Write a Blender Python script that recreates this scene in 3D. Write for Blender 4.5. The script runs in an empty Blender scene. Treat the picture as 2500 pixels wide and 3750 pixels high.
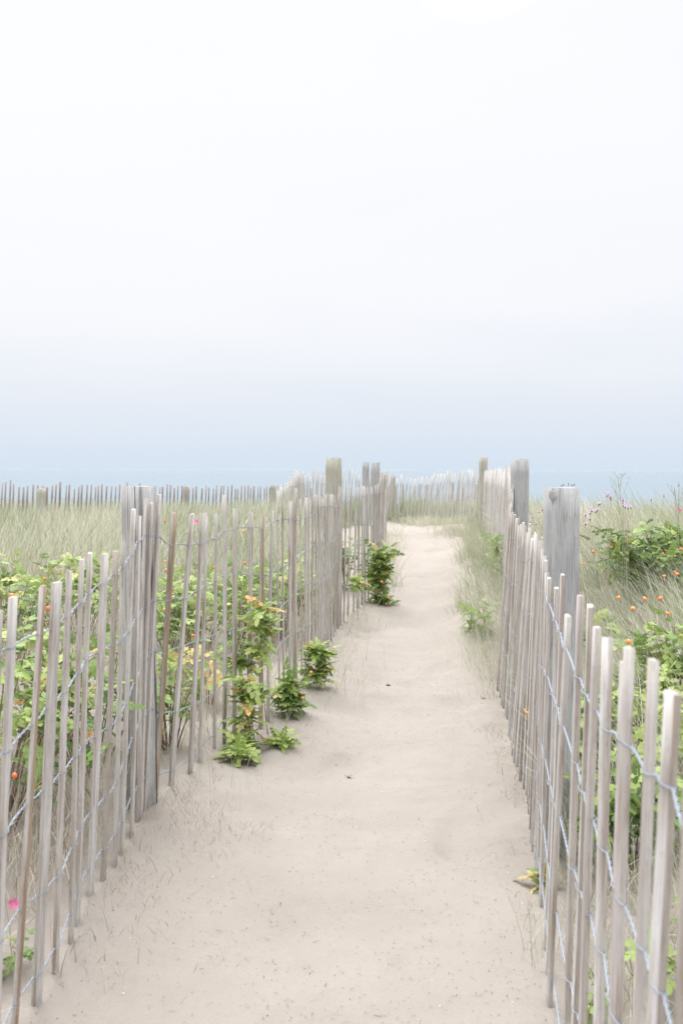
import bpy, math, random
import numpy as np
from mathutils import Matrix, Vector, Euler
R = math.radians
random.seed(7)
rng = np.random.default_rng(11)
scene = bpy.context.scene
col = scene.collection

# ---------------------------------------------------------------- camera
EYE = 1.52
F = 3646.0                      # focal length in photo pixels (photo is 2500 x 3750)
PITCH, ROLL = 2.418, 0.18
cam_d = bpy.data.cameras.new('camera')
cam = bpy.data.objects.new('camera', cam_d); col.objects.link(cam)
cam_d.sensor_fit = 'VERTICAL'; cam_d.sensor_height = 36.0; cam_d.lens = 35.0
cam_d.clip_start = 0.05; cam_d.clip_end = 60000
cam_d.dof.use_dof = True; cam_d.dof.focus_distance = 6.0; cam_d.dof.aperture_fstop = 5.0
cam.location = (0, 0, EYE)
CR = Matrix.Rotation(R(90 - PITCH), 3, 'X') @ Matrix.Rotation(R(ROLL), 3, 'Z')
cam.rotation_euler = CR.to_euler()
scene.camera = cam

# ---------------------------------------------------------------- exposure, sky and sun
EXPO = 0.8
scene.view_settings.view_transform = 'Standard'; scene.view_settings.look = 'None'
scene.view_settings.exposure = EXPO; scene.view_settings.gamma = 1.0
SUN_EL, SUN_AZ = 56, 340        # high and ahead, veiled by cloud: faces towards the camera stay darker
w = bpy.data.worlds.new('World'); scene.world = w; w.use_nodes = True
nt = w.node_tree; nt.nodes.clear()
def nd(t, kind, **kw):
    n = t.nodes.new(kind)
    for k, v in kw.items(): setattr(n, k, v)
    return n
out = nd(nt, 'ShaderNodeOutputWorld'); bg = nd(nt, 'ShaderNodeBackground'); bg.inputs[1].default_value = 1.0
sky = nd(nt, 'ShaderNodeTexSky', sky_type='NISHITA', sun_disc=False, sun_elevation=R(SUN_EL), sun_rotation=R(SUN_AZ), dust_density=3.0)
skys = nd(nt, 'ShaderNodeVectorMath', operation='SCALE'); skys.inputs[3].default_value = 0.09
nt.links.new(sky.outputs[0], skys.inputs[0])
tc = nd(nt, 'ShaderNodeTexCoord'); sep = nd(nt, 'ShaderNodeSeparateXYZ'); nt.links.new(tc.outputs['Generated'], sep.inputs[0])
# broad soft cloud banks: noise stretched sideways pushes the elevation up and down a little
mp = nd(nt, 'ShaderNodeMapping'); mp.inputs['Scale'].default_value = (2.2, 2.2, 9.0); mp.inputs['Location'].default_value = (3.1, 0.4, 0.2)
nz = nd(nt, 'ShaderNodeTexNoise'); nz.inputs['Scale'].default_value = 1.3; nz.inputs['Detail'].default_value = 3.0
nt.links.new(tc.outputs['Generated'], mp.inputs[0]); nt.links.new(mp.outputs[0], nz.inputs['Vector'])
m1 = nd(nt, 'ShaderNodeMath', operation='MULTIPLY_ADD'); m1.inputs[1].default_value = 0.9; m1.inputs[2].default_value = 0.55
nt.links.new(nz.outputs[0], m1.inputs[0])
m2 = nd(nt, 'ShaderNodeMath', operation='MULTIPLY'); nt.links.new(sep.outputs[2], m2.inputs[0]); nt.links.new(m1.outputs[0], m2.inputs[1])
rp = nd(nt, 'ShaderNodeValToRGB'); nt.links.new(m2.outputs[0], rp.inputs[0])
K = 2 ** EXPO
def s2l(c): return tuple(((v/255)/12.92 if v/255 <= .04045 else ((v/255+.055)/1.055)**2.4) for v in c)
def sk(c, m=1.0): return tuple(v / K * m for v in s2l(c)) + (1,)
stops = [(0.0, sk((217, 231, 247))), (0.025, sk((222, 233, 247))), (0.065, sk((229, 236, 247))), (0.11, sk((240, 243, 250))),
         (0.163, sk((248, 249, 253))), (0.26, sk((251, 252, 254))), (0.42, sk((254, 254, 255), 1.0)), (0.58, sk((255, 255, 255), 2.3)), (1.0, sk((255, 254, 252), 3.9))]
cr = rp.color_ramp
while len(cr.elements) < len(stops): cr.elements.new(0.5)
for e, (p, c) in zip(cr.elements, stops): e.position = p; e.color = c
mx = nd(nt, 'ShaderNodeMix', data_type='RGBA'); mx.inputs[0].default_value = 0.95
nt.links.new(skys.outputs[0], mx.inputs[6]); nt.links.new(rp.outputs[0], mx.inputs[7])
nt.links.new(mx.outputs[2], bg.inputs[0]); nt.links.new(bg.outputs[0], out.inputs[0])
sd = bpy.data.lights.new('sun', 'SUN'); sd.energy = 1.5; sd.angle = R(28); sd.color = (1.0, 0.975, 0.94)
so = bpy.data.objects.new('sun', sd); col.objects.link(so)
# Blender's sky: rotation 0 puts the sun at +Y, increasing clockwise seen from above
dirv = Vector((math.sin(R(SUN_AZ)) * math.cos(R(SUN_EL)), math.cos(R(SUN_AZ)) * math.cos(R(SUN_EL)), math.sin(R(SUN_EL))))
so.rotation_euler = dirv.to_track_quat('Z', 'Y').to_euler()

# ---------------------------------------------------------------- helpers
def P(px, py, d):
    """photo pixel + distance ahead -> world point"""
    r = CR @ Vector(((px - 1250) / F, (1875 - py) / F, -1.0))
    s = d / r.y
    return Vector((r.x * s, d, EYE + r.z * s))
def proj(p):
    q = CR.transposed() @ (Vector(p) - Vector((0, 0, EYE)))
    return 1250 + q.x / -q.z * F, 1875 - q.y / -q.z * F

def tag(o, label=None, cat=None, group=None, kind=None):
    if label: o['label'] = label
    if cat: o['category'] = cat
    if group: o['group'] = group
    if kind: o['kind'] = kind
    return o
def empty(name, loc):
    o = bpy.data.objects.new(name, None); o.location = loc; o.empty_display_size = .1; col.objects.link(o); return o

class MB:
    def __init__(s): s.v = []; s.f = []; s.a = []; s.n = 0; s.mi = []
    def add(s, v, faces, rnd=0.5, mi=0):
        v = np.asarray(v, float).reshape(-1, 3)
        s.v.append(v); s.a.append(np.full(len(v), rnd) if np.isscalar(rnd) else np.asarray(rnd))
        for fc in faces:
            fc = np.asarray(fc) + s.n; s.f.append(fc); s.mi.append(np.full(len(fc), mi))
        s.n += len(v)
    def build(s, name, mats, parent=None, smooth=False, origin=None, wn=False):
        me = bpy.data.meshes.new(name)
        V = np.concatenate(s.v); A = np.concatenate(s.a)
        org = np.array(origin if origin is not None else (0, 0, 0), float)
        V = V - org
        lv = np.concatenate([f.ravel() for f in s.f]); tot = np.concatenate([np.full(len(f), f.shape[1]) for f in s.f])
        st = np.concatenate([[0], np.cumsum(tot)[:-1]])
        me.vertices.add(len(V)); me.vertices.foreach_set('co', V.ravel())
        me.loops.add(len(lv)); me.loops.foreach_set('vertex_index', lv.astype(np.int32))
        me.polygons.add(len(tot)); me.polygons.foreach_set('loop_start', st.astype(np.int32)); me.polygons.foreach_set('loop_total', tot.astype(np.int32))
        me.polygons.foreach_set('material_index', np.concatenate(s.mi).astype(np.int32))
        if smooth: me.polygons.foreach_set('use_smooth', np.ones(len(tot), bool))
        at = me.attributes.new('rnd', 'FLOAT', 'POINT'); at.data.foreach_set('value', A.astype(np.float32))
        me.update(calc_edges=True); me.validate()
        for m in (mats if isinstance(mats, (list, tuple)) else [mats]): me.materials.append(m)
        o = bpy.data.objects.new(name, me); col.objects.link(o)
        o.location = org
        if parent: o.parent = parent; o.location = Vector(org) - parent.location
        return o

def quads(*a): return np.array(a).reshape(-1, 4)
def tube(mb, pts, rad, sides=5, rnd=0.5, mi=0):
    P_ = np.asarray(pts, float); n = len(P_)
    T = np.gradient(P_, axis=0); T /= np.linalg.norm(T, axis=1)[:, None] + 1e-9
    up = np.array([0, 0, 1.0]) if abs(T[:, 2]).mean() < .8 else np.array([0, 1.0, 0])
    A = np.cross(T, up); A /= np.linalg.norm(A, axis=1)[:, None] + 1e-9
    B = np.cross(T, A)
    rad = np.full(n, rad) if np.isscalar(rad) else np.asarray(rad)
    an = np.arange(sides) * 2 * math.pi / sides
    V = P_[:, None] + rad[:, None, None] * (A[:, None] * np.cos(an)[None, :, None] + B[:, None] * np.sin(an)[None, :, None])
    i = np.arange(n - 1)[:, None]; j = np.arange(sides)[None]; j2 = (j + 1) % sides
    Q = np.stack([i * sides + j, i * sides + j2, (i + 1) * sides + j2, (i + 1) * sides + j], -1).reshape(-1, 4)
    mb.add(V, [Q], rnd, mi)

def sphere(c, r, sq=.85, n=10, m_=7):
    V = [(c[0] + r * math.sin(math.pi * i / m_) * math.cos(2*math.pi*j/n), c[1] + r * math.sin(math.pi * i / m_) * math.sin(2*math.pi*j/n), c[2] + sq * r * math.cos(math.pi * i / m_)) for i in range(m_ + 1) for j in range(n)]
    Q = [(i*n+j, i*n+(j+1) % n, (i+1)*n+(j+1) % n, (i+1)*n+j) for i in range(m_) for j in range(n)]
    return V, np.array(Q)
# lattice value noise, vectorised
_tab = rng.random((256, 256))
def vnoise(x, y):
    xi = np.floor(x).astype(int); yi = np.floor(y).astype(int); fx = x - xi; fy = y - yi
    fx = fx * fx * (3 - 2 * fx); fy = fy * fy * (3 - 2 * fy)
    g = lambda a, b: _tab[a % 256, b % 256]
    return (g(xi, yi) * (1 - fx) * (1 - fy) + g(xi + 1, yi) * fx * (1 - fy) + g(xi, yi + 1) * (1 - fx) * fy + g(xi + 1, yi + 1) * fx * fy) * 2 - 1
def fbm(x, y, o=3):
    r = 0; a = 1
    for k in range(o): r = r + a * vnoise(x * 2**k + 17.3 * k, y * 2**k + 5.1 * k); a *= .5
    return r

# ---------------------------------------------------------------- materials
def mat(name):
    m = bpy.data.materials.new(name); m.use_nodes = True; m.node_tree.nodes.clear()
    t = m.node_tree; o = nd(t, 'ShaderNodeOutputMaterial'); b = nd(t, 'ShaderNodeBsdfPrincipled'); t.links.new(b.outputs[0], o.inputs[0])
    return m, t, b, o
def ramp(t, src, stops, interp='LINEAR'):
    r = nd(t, 'ShaderNodeValToRGB'); r.color_ramp.interpolation = interp
    while len(r.color_ramp.elements) < len(stops): r.color_ramp.elements.new(.5)
    for e, (p, c) in zip(r.color_ramp.elements, stops): e.position = p; e.color = tuple(c) + (1,)
    t.links.new(src, r.inputs[0]); return r
def noise(t, vec, scale, detail=4, rough=.55, sc3=None):
    n = nd(t, 'ShaderNodeTexNoise'); n.inputs['Scale'].default_value = scale; n.inputs['Detail'].default_value = detail; n.inputs['Roughness'].default_value = rough
    if sc3:
        m = nd(t, 'ShaderNodeMapping'); m.inputs['Scale'].default_value = sc3; t.links.new(vec, m.inputs[0]); vec = m.outputs[0]
    t.links.new(vec, n.inputs['Vector']); return n
def mixc(t, fac, a, b, mode='MIX'):
    m = nd(t, 'ShaderNodeMix', data_type='RGBA', blend_type=mode)
    for s, v in ((0, fac), (6, a), (7, b)):
        if hasattr(v, 'is_linked') or hasattr(v, 'links'): t.links.new(v, m.inputs[s])
        else: m.inputs[s].default_value = v if s == 0 else tuple(v) + (1,)
    return m.outputs[2]
def bump(t, b, h, strength=.3, dist=.01):
    n = nd(t, 'ShaderNodeBump'); n.inputs['Strength'].default_value = strength; n.inputs['Distance'].default_value = dist
    t.links.new(h, n.inputs['Height']); t.links.new(n.outputs[0], b.inputs['Normal'])

def wood(name, tones, dark, grain=1.0, crack=0.0, ct=.665):
    m, t, b, o = mat(name)
    tc = nd(t, 'ShaderNodeTexCoord'); oi = nd(t, 'ShaderNodeObjectInfo')
    off = nd(t, 'ShaderNodeVectorMath', operation='SCALE'); off.inputs[0].default_value = (13.7, 7.1, 29.3); t.links.new(oi.outputs['Random'], off.inputs[3])
    ad = nd(t, 'ShaderNodeVectorMath', operation='ADD'); t.links.new(tc.outputs['Object'], ad.inputs[0]); t.links.new(off.outputs[0], ad.inputs[1])
    v = ad.outputs[0]
    base = ramp(t, oi.outputs['Random'], [(i / (len(tones) - 1), c) for i, c in enumerate(tones)]).outputs[0]
    g = noise(t, v, 3.0, 6, .65, (90 * grain, 90 * grain, 3.0))
    gr = ramp(t, g.outputs[0], [(.30, (.62, .60, .58)), (.5, (.95, .94, .93)), (.72, (1.12, 1.12, 1.12))])
    c = mixc(t, 1.0, base, gr.outputs[0], 'MULTIPLY')
    s = noise(t, v, 2.0, 4, .6, (14, 14, 1.6))                      # weather stains running with the grain
    sr = ramp(t, s.outputs[0], [(.44, (0, 0, 0)), (.72, (1, 1, 1))])
    c = mixc(t, sr.outputs[0], c, mixc(t, 1.0, c, dark, 'MULTIPLY'))
    sp = noise(t, v, 130, 2, .7, (1, 1, .35)); spr = ramp(t, sp.outputs[0], [(.30, (.70, .68, .66)), (.42, (1, 1, 1))])
    c = mixc(t, .6, c, mixc(t, 1.0, c, spr.outputs[0], 'MULTIPLY'))
    hgt = g.outputs[0]
    if crack:
        ck = noise(t, v, 1.0, 3, .6, (75, 75, 1.1)); ckr = ramp(t, ck.outputs[0], [(ct, (1, 1, 1)), (ct + .035, (.18, .15, .13))])
        c = mixc(t, crack, c, mixc(t, 1.0, c, ckr.outputs[0], 'MULTIPLY'))
        ad2 = nd(t, 'ShaderNodeMath', operation='MULTIPLY'); t.links.new(ckr.outputs[0], ad2.inputs[0]); t.links.new(g.outputs[0], ad2.inputs[1]); hgt = ad2.outputs[0]
    t.links.new(c, b.inputs['Base Color']); b.inputs['Roughness'].default_value = .78
    b.inputs['Specular IOR Level'].default_value = .3
    bump(t, b, hgt, .6, .002)
    return m
M = {}
M['picket'] = wood('weathered_picket', [(.36, .33, .305), (.53, .52, .52), (.62, .615, .62), (.45, .44, .44), (.56, .55, .555), (.41, .38, .355), (.64, .64, .65), (.50, .49, .49), (.57, .56, .56)], (.62, .56, .50))
M['picket_edge'] = wood('split_picket_edge', [(.38, .345, .315), (.48, .46, .445), (.42, .395, .37), (.51, .495, .485), (.35, .315, .285), (.47, .45, .44)], (.62, .54, .47))
M['picket_brown'] = wood('brown_picket', [(.33, .25, .185), (.37, .29, .225)], (.6, .5, .4))
M['picket_far'] = wood('silvered_picket', [(.50, .48, .465), (.58, .565, .555), (.54, .53, .525), (.60, .585, .58)], (.75, .70, .65))
M['picket_dark'] = wood('dark_seaward_picket', [(.29, .25, .245), (.38, .345, .33), (.33, .305, .31), (.42, .385, .365)], (.7, .62, .55))
M['post'] = wood('weathered_post', [(.39, .40, .41), (.43, .44, .45), (.41, .42, .42)], (.70, .70, .76), grain=1.0, crack=.85)
M['post_cracked'] = wood('cracked_post', [(.42, .43, .435), (.45, .46, .465)], (.58, .56, .58), grain=.9, crack=.95, ct=.60)
M['post_green'] = wood('treated_post', [(.42, .42, .37), (.45, .44, .395)], (.75, .75, .72), grain=.8, crack=.5)

m, t, b, o = mat('galvanised_wire'); M['wire'] = m
b.inputs['Base Color'].default_value = (.31, .345, .42, 1); b.inputs['Metallic'].default_value = .4; b.inputs['Roughness'].default_value = .5

m, t, b, o = mat('rust'); M['rust'] = m
tcn = nd(t, 'ShaderNodeTexCoord'); n = noise(t, tcn.outputs['Object'], 60, 4)
t.links.new(ramp(t, n.outputs[0], [(.3, (.16, .05, .015)), (.7, (.42, .17, .05))]).outputs[0], b.inputs['Base Color']); b.inputs['Roughness'].default_value = .9

def leafmat(name, stops, trans=.35, rough=.5):
    m, t, b, o = mat(name)
    a = nd(t, 'ShaderNodeAttribute', attribute_name='rnd')
    tc = nd(t, 'ShaderNodeTexCoord'); n = noise(t, tc.outputs['Object'], 35, 2)
    ad = nd(t, 'ShaderNodeMath', operation='MULTIPLY_ADD'); ad.inputs[1].default_value = .16; t.links.new(n.outputs[0], ad.inputs[0])
    s = nd(t, 'ShaderNodeMath', operation='SUBTRACT'); s.inputs[1].default_value = .08; t.links.new(a.outputs['Fac'], s.inputs[0]); t.links.new(s.outputs[0], ad.inputs[2])
    c = ramp(t, ad.outputs[0], stops).outputs[0]
    t.links.new(c, b.inputs['Base Color']); b.inputs['Roughness'].default_value = rough; b.inputs['Specular IOR Level'].default_value = .35
    tr = nd(t, 'ShaderNodeBsdfTranslucent'); t.links.new(c, tr.inputs[0])
    ms = nd(t, 'ShaderNodeMixShader'); ms.inputs[0].default_value = trans
    t.links.new(b.outputs[0], ms.inputs[1]); t.links.new(tr.outputs[0], ms.inputs[2]); t.links.new(ms.outputs[0], o.inputs[0])
    return m
M['leaf'] = leafmat('rose_leaf', [(0, (.07, .135, .035)), (.35, (.155, .25, .06)), (.65, (.27, .37, .095)), (.90, (.37, .43, .15)), (.955, (.58, .49, .18)), (1, (.62, .30, .10))], .25)
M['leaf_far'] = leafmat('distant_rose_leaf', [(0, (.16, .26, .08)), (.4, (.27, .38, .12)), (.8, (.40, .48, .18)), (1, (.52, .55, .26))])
M['grass'] = leafmat('beach_grass_blade', [(0, (.20, .265, .145)), (.25, (.34, .39, .24)), (.5, (.45, .46, .345)), (.75, (.56, .525, .45)), (1, (.72, .69, .61))], .3, .6)
M['dry'] = leafmat('dry_stalk', [(0, (.20, .14, .11)), (.4, (.34, .26, .20)), (.75, (.48, .41, .33)), (1, (.60, .54, .46))], .1, .8)
M['litter'] = leafmat('plant_litter_brown', [(0, (.045, .035, .04)), (.15, (.13, .09, .075)), (.3, (.30, .21, .16)), (1, (.45, .36, .28))], .0, .9)
M['worm'] = leafmat('wormwood_leaf', [(0, (.36, .42, .24)), (.6, (.50, .55, .34)), (1, (.60, .63, .44))], .3, .7)
M['petal'] = leafmat('pink_petal', [(0, (.60, .08, .27)), (1, (.74, .22, .42))], .3, .5)
M['lilac'] = leafmat('lilac_petal', [(0, (.50, .34, .62)), (1, (.66, .48, .72))], .3, .6)
m, t, b, o = mat('rose_hip_skin'); M['hip'] = m
a = nd(t, 'ShaderNodeAttribute', attribute_name='rnd')
t.links.new(ramp(t, a.outputs['Fac'], [(0, (.72, .13, .05)), (.5, (.80, .25, .06)), (1, (.82, .36, .10))]).outputs[0], b.inputs['Base Color']); b.inputs['Roughness'].default_value = .35
m, t, b, o = mat('bark_stem'); M['stem'] = m
tcn = nd(t, 'ShaderNodeTexCoord'); n = noise(t, tcn.outputs['Object'], 40, 3)
t.links.new(ramp(t, n.outputs[0], [(.3, (.10, .065, .045)), (.7, (.26, .19, .14))]).outputs[0], b.inputs['Base Color']); b.inputs['Roughness'].default_value = .85
m, t, b, o = mat('shell'); M['shell'] = m
a = nd(t, 'ShaderNodeAttribute', attribute_name='rnd')
t.links.new(ramp(t, a.outputs['Fac'], [(0, (.10, .09, .11)), (.25, (.30, .24, .22)), (.55, (.62, .50, .42)), (1, (.80, .78, .76))]).outputs[0], b.inputs['Base Color']); b.inputs['Roughness'].default_value = .5

# ---------------------------------------------------------------- fence lines (stations)
def st_px(l):      # (d, xb, yb, xt, yt) in photo pixels
    return [(P(a[1], a[2], a[0]), P(a[3], a[4], a[0])) for a in l]
def st_w(l):       # (d, lat_base, z_base, lat_top, z_top) in metres
    return [(Vector((a[1], a[0], a[2])), Vector((a[3], a[0], a[4]))) for a in l]
LEFT = st_w([(1.9, -.88, .0, -.84, 1.2)]) + st_px([
    (2.50, -15, 3900, 53, 2190), (2.68, 50, 3790, 149, 2148), (2.79, 123, 3700, 200, 2128), (2.96, 207, 3567, 243, 2100), (3.10, 253, 3458, 300, 2060),
    (3.25, 281, 3372, 329, 2038), (3.43, 327, 3303, 378, 2025), (3.56, 376, 3246, 427, 2005), (3.68, 422, 3191, 456, 1985), (3.80, 448, 3117, 490, 1950),
    (3.92, 480, 3040, 511, 1900), (4.05, 508, 2975, 540, 1870), (4.15, 533, 2945, 589, 1850), (4.29, 568, 2899, 640, 1879), (4.41, 631, 2865, 692, 1882),
    (4.58, 695, 2835, 740, 1879), (5.00, 786, 2737, 795, 1875), (5.2, 818, 2710, 822, 1870), (5.33, 861, 2695, 865, 1868), (5.42, 912, 2685, 914, 1872),
    (5.57, 953, 2674, 960, 1880), (5.68, 984, 2640, 992, 1865), (6.2, 1044, 2523, 1042, 1840), (7.1, 1136, 2430, 1135, 1822), (7.7, 1199, 2375, 1197, 1811),
    (8.6, 1231, 2312, 1241, 1800), (9.3, 1274, 2252, 1285, 1783), (10.0, 1360, 2190, 1358, 1783), (10.7, 1385, 2150, 1389, 1765), (13.2, 1410, 2045, 1421, 1728)])
RIGHT_N = st_w([(.95, .37, 0, .40, 1.2), (1.43, .44, 0, .473, 1.2), (1.9, .50, 0, .52, 1.2), (2.4, .555, 0, .575, 1.2), (2.78, .60, 0, .63, 1.2), (3.36, .69, 0, .705, 1.2),
    (3.76, .746, 0, .77, 1.2), (4.51, .86, .0, .90, 1.21), (5.08, .889, .02, .97, 1.21), (5.89, 1.0, .02, 1.05, 1.23), (6.6, 1.04, .05, 1.12, 1.25), (7.5, 1.20, .16, 1.28, 1.33), (8.05, 1.32, .26, 1.38, 1.38)])
RIGHT_F = st_w([(8.15, 1.36, .28, 1.43, 1.40), (8.7, 1.45, .35, 1.50, 1.46), (10.5, 1.70, .45, 1.74, 1.50), (14.3, 2.03, .62, 2.05, 1.51)])
OUTER = st_px([(17.5, 1008, 1990, 1015, 1806), (16.4, 1040, 1975, 1046, 1770), (15.2, 1070, 1960, 1078, 1738), (14.5, 1100, 1950, 1106, 1733), (15.4, 1180, 1940, 1186, 1732), (16.6, 1290, 1930, 1296, 1731),
    (18.0, 1428, 1895, 1440, 1742), (17.6, 1480, 1912, 1497, 1752), (17.0, 1540, 1925, 1560, 1742), (16.2, 1620, 1925, 1640, 1736), (15.2, 1700, 1915, 1708, 1729), (14.5, 1758, 1905, 1764, 1725)])
SEA_L = st_px([(15.6, -40, 1990, -32, 1773), (16, 0, 1985, 10, 1776), (18.3, 480, 1965, 487, 1779), (21, 985, 1945, 990, 1782)])
SEA_R = st_px([(21.2, 1012, 1945, 1018, 1782), (22.0, 1500, 1940, 1506, 1778), (22.4, 1900, 1930, 1904, 1776)])

class Line:
    def __init__(s, st):
        s.b = np.array([list(a) for a, _ in st]); s.t = np.array([list(c) for _, c in st])
        s.s = np.concatenate([[0], np.cumsum(np.linalg.norm(np.diff(s.b[:, :2], axis=0), axis=1))]); s.L = s.s[-1]
    def at(s, u):
        f = lambda A: np.array([np.interp(u, s.s, A[:, k]) for k in range(3)])
        b, t = f(s.b), f(s.t); e = .13
        a = np.array([np.interp(min(u + e, s.L), s.s, s.b[:, k]) - np.interp(max(u - e, 0), s.s, s.b[:, k]) for k in range(2)]); a /= np.linalg.norm(a)
        return b, t, a
    def find_x(s, px):      # where along the fence does its top project to column px
        U = np.linspace(0, s.L, 1500); X = np.array([proj(s.at(u)[1])[0] for u in U])
        return U[int(np.argmin(abs(X - px)))]
lineL, lineRN, lineRF, lineO, lineSL, lineSR = map(Line, (LEFT, RIGHT_N, RIGHT_F, OUTER, SEA_L, SEA_R))
def lf(y): return np.interp(y, lineL.b[:, 1], lineL.b[:, 0])
_ry = np.concatenate([lineRN.b[:, 1], lineRF.b[:, 1]]); _rx = np.concatenate([lineRN.b[:, 0], lineRF.b[:, 0]])
def rf(y): return np.interp(y, _ry, _rx)

# ---------------------------------------------------------------- terrain
ctrl = []
for L in (lineL, lineRN, lineRF, lineO):
    for u in np.arange(0, L.L, .45): ctrl.append(tuple(L.at(u)[0]) + (1.0,))
for L in (lineSL, lineSR):
    for u in np.arange(0, L.L, 1.0): ctrl.append(tuple(L.at(u)[0]) + (1.0,))
for x, y, z in [(0, 0, 0), (-.1, 1, 0), (-.1, 2, -.01), (-.1, 3, -.02), (.0, 4, -.02), (.15, 5, -.02), (.35, 6, 0), (.45, 7, .0), (.55, 8, .03), (.65, 9, .07), (.85, 10, .13), (1.0, 11, .22),
                (1.1, 12, .33), (1.15, 13, .43), (1.1, 14, .52), (.8, 15.5, .6), (.3, 15.5, .6), (1.5, 15.5, .62),
                (-1.6, 2, .08), (-1.6, 3.5, .12), (-1.7, 5, .25), (-1.2, 7, .25), (-3, 5, .3), (-3, 8, .38), (-1.5, 9, .3), (-1, 12, .4), (-3, 12, .42), (-5.5, 12, .42), (-5, 8, .4), (-2, 15, .4), (-2.5, 18, .3), (-8, 15, .4), (-9, 8, .4),
                (1.0, 1, .03), (1.0, 2, .05), (1.3, 3, .12), (1.6, 4, .22), (2.0, 5, .32), (2.6, 6.5, .45), (2.4, 8.5, .52), (3.6, 9, .62), (3.2, 12, .68), (5.5, 12, .72), (3.5, 15.5, .6), (6.5, 16, .6), (5, 19, .3), (3, 19, .3), (8, 12, .7), (2.5, 2, .15), (5, 5, .4), (9, 7, .5)]:
    ctrl.append((x, y, z, 1.0))
ctrl = np.array(ctrl)
def ground_raw(x, y):
    x = np.atleast_1d(np.asarray(x, float)); y = np.atleast_1d(np.asarray(y, float)); o = np.empty_like(x)
    for k in range(0, len(x), 20000):
        X, Y = x[k:k+20000, None], y[k:k+20000, None]
        d2 = (X - ctrl[None, :, 0])**2 + (Y - ctrl[None, :, 1])**2 + .12
        W = 1 / d2**1.9
        o[k:k+20000] = (W * ctrl[None, :, 2]).sum(1) / W.sum(1)
    return o
def sm(a, b, x): q = np.clip((x - a) / (b - a), 0, 1); return q * q * (3 - 2 * q)
def ground(x, y, fine=True):
    x = np.atleast_1d(np.asarray(x, float)); y = np.atleast_1d(np.asarray(y, float))
    z = ground_raw(x, y)
    fall = sm(21.5, 60, y); z = z * (1 - fall) + (-3.2) * fall
    z = z - 2.0 * sm(80, 160, y)
    amp = np.clip(y / 8, 1, 3)
    inpath = (x > lf(y)) & (x < rf(y)) & (y < 14)
    k = np.where(inpath, 1.0, 1.6)
    foot = fbm(x / .42 + 9, y / .5, 2)
    z = z + .006 * k * foot + .011 * k * fbm(x / .15, y / .19, 3)
    z = z - .045 * np.clip(fbm(x / .24 + 40, y / .30 + 11, 1) - .22, 0, 1) * inpath       # scuffed footprints
    z = z + .05 * fbm(x / 1.7 + 3, y / 1.7, 3) * np.clip((np.where(x < 0, lf(y) - x, x - rf(y))) / .8, 0, 1)
    return z
def g1(x, y): return float(ground([x], [y])[0])

def axis(segs):
    o = []
    for a, b, n in segs: o += list(np.linspace(a, b, n, endpoint=False))
    return np.array(o + [segs[-1][1]])
ya = axis([(-30, -2, 12), (-2, .8, 40), (.8, 6, 240), (6, 16, 230), (16, 28, 80), (28, 90, 30), (90, 400, 12), (400, 3000, 8)])
xa = axis([(-1500, -60, 10), (-60, -12, 14), (-12, -2.2, 70), (-2.2, 2.4, 190), (2.4, 12, 70), (12, 60, 14), (60, 1500, 10)])
XX, YY = np.meshgrid(xa, ya); Z = ground(XX.ravel(), YY.ravel())
mb = MB(); nx, ny = len(xa), len(ya)
i = np.arange(ny - 1)[:, None]; j = np.arange(nx - 1)[None]
mb.add(np.stack([XX.ravel(), YY.ravel(), Z], 1), [np.stack([i*nx+j, i*nx+j+1, (i+1)*nx+j+1, (i+1)*nx+j], -1).reshape(-1, 4)])
m, t, b, o = mat('beach_sand')
tcn = nd(t, 'ShaderNodeTexCoord'); v = tcn.outputs['Object']
n1 = noise(t, v, 1.6, 4); c = ramp(t, n1.outputs[0], [(.3, (.345, .312, .284)), (.7, (.378, .344, .314))]).outputs[0]
n2 = noise(t, v, 420, 3, .7); c = mixc(t, .75, c, mixc(t, 1.0, c, ramp(t, n2.outputs[0], [(.3, (.80, .78, .76)), (.5, (1, 1, 1)), (.7, (1.1, 1.1, 1.1))]).outputs[0], 'MULTIPLY'))
n3 = noise(t, v, 110, 3, .7); c = mixc(t, ramp(t, n3.outputs[0], [(.70, (0, 0, 0)), (.78, (.4, .4, .4))]).outputs[0], c, (.24, .19, .16))
n4 = noise(t, v, 9, 5, .7)
t.links.new(c, b.inputs['Base Color']); b.inputs['Roughness'].default_value = .95; b.inputs['Specular IOR Level'].default_value = .15
ad = nd(t, 'ShaderNodeMath', operation='MULTIPLY_ADD'); ad.inputs[1].default_value = 3.0; t.links.new(n4.outputs[0], ad.inputs[0]); t.links.new(n2.outputs[0], ad.inputs[2])
bump(t, b, ad.outputs[0], .8, .006)
g = mb.build('ground', m, smooth=True); tag(g, 'pale beach sand of the path and the dunes', kind='structure')

# the sea
m, t, b, o = mat('sea_water')
b.inputs['Base Color'].default_value = (.10, .165, .215, 1); b.inputs['Roughness'].default_value = .18; b.inputs['IOR'].default_value = 1.33
tcn = nd(t, 'ShaderNodeTexCoord'); n = noise(t, tcn.outputs['Object'], .25, 5, .6, (1, 2.2, 1)); bump(t, b, n.outputs[0], .15, .5)
mb = MB(); mb.add([(-30000, 55, -2.9), (30000, 55, -2.9), (30000, 50000, -2.9), (-30000, 50000, -2.9)], [quads(0, 1, 2, 3)])
tag(mb.build('sea', m), 'calm pale blue sea reaching the horizon', kind='structure')

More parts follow.
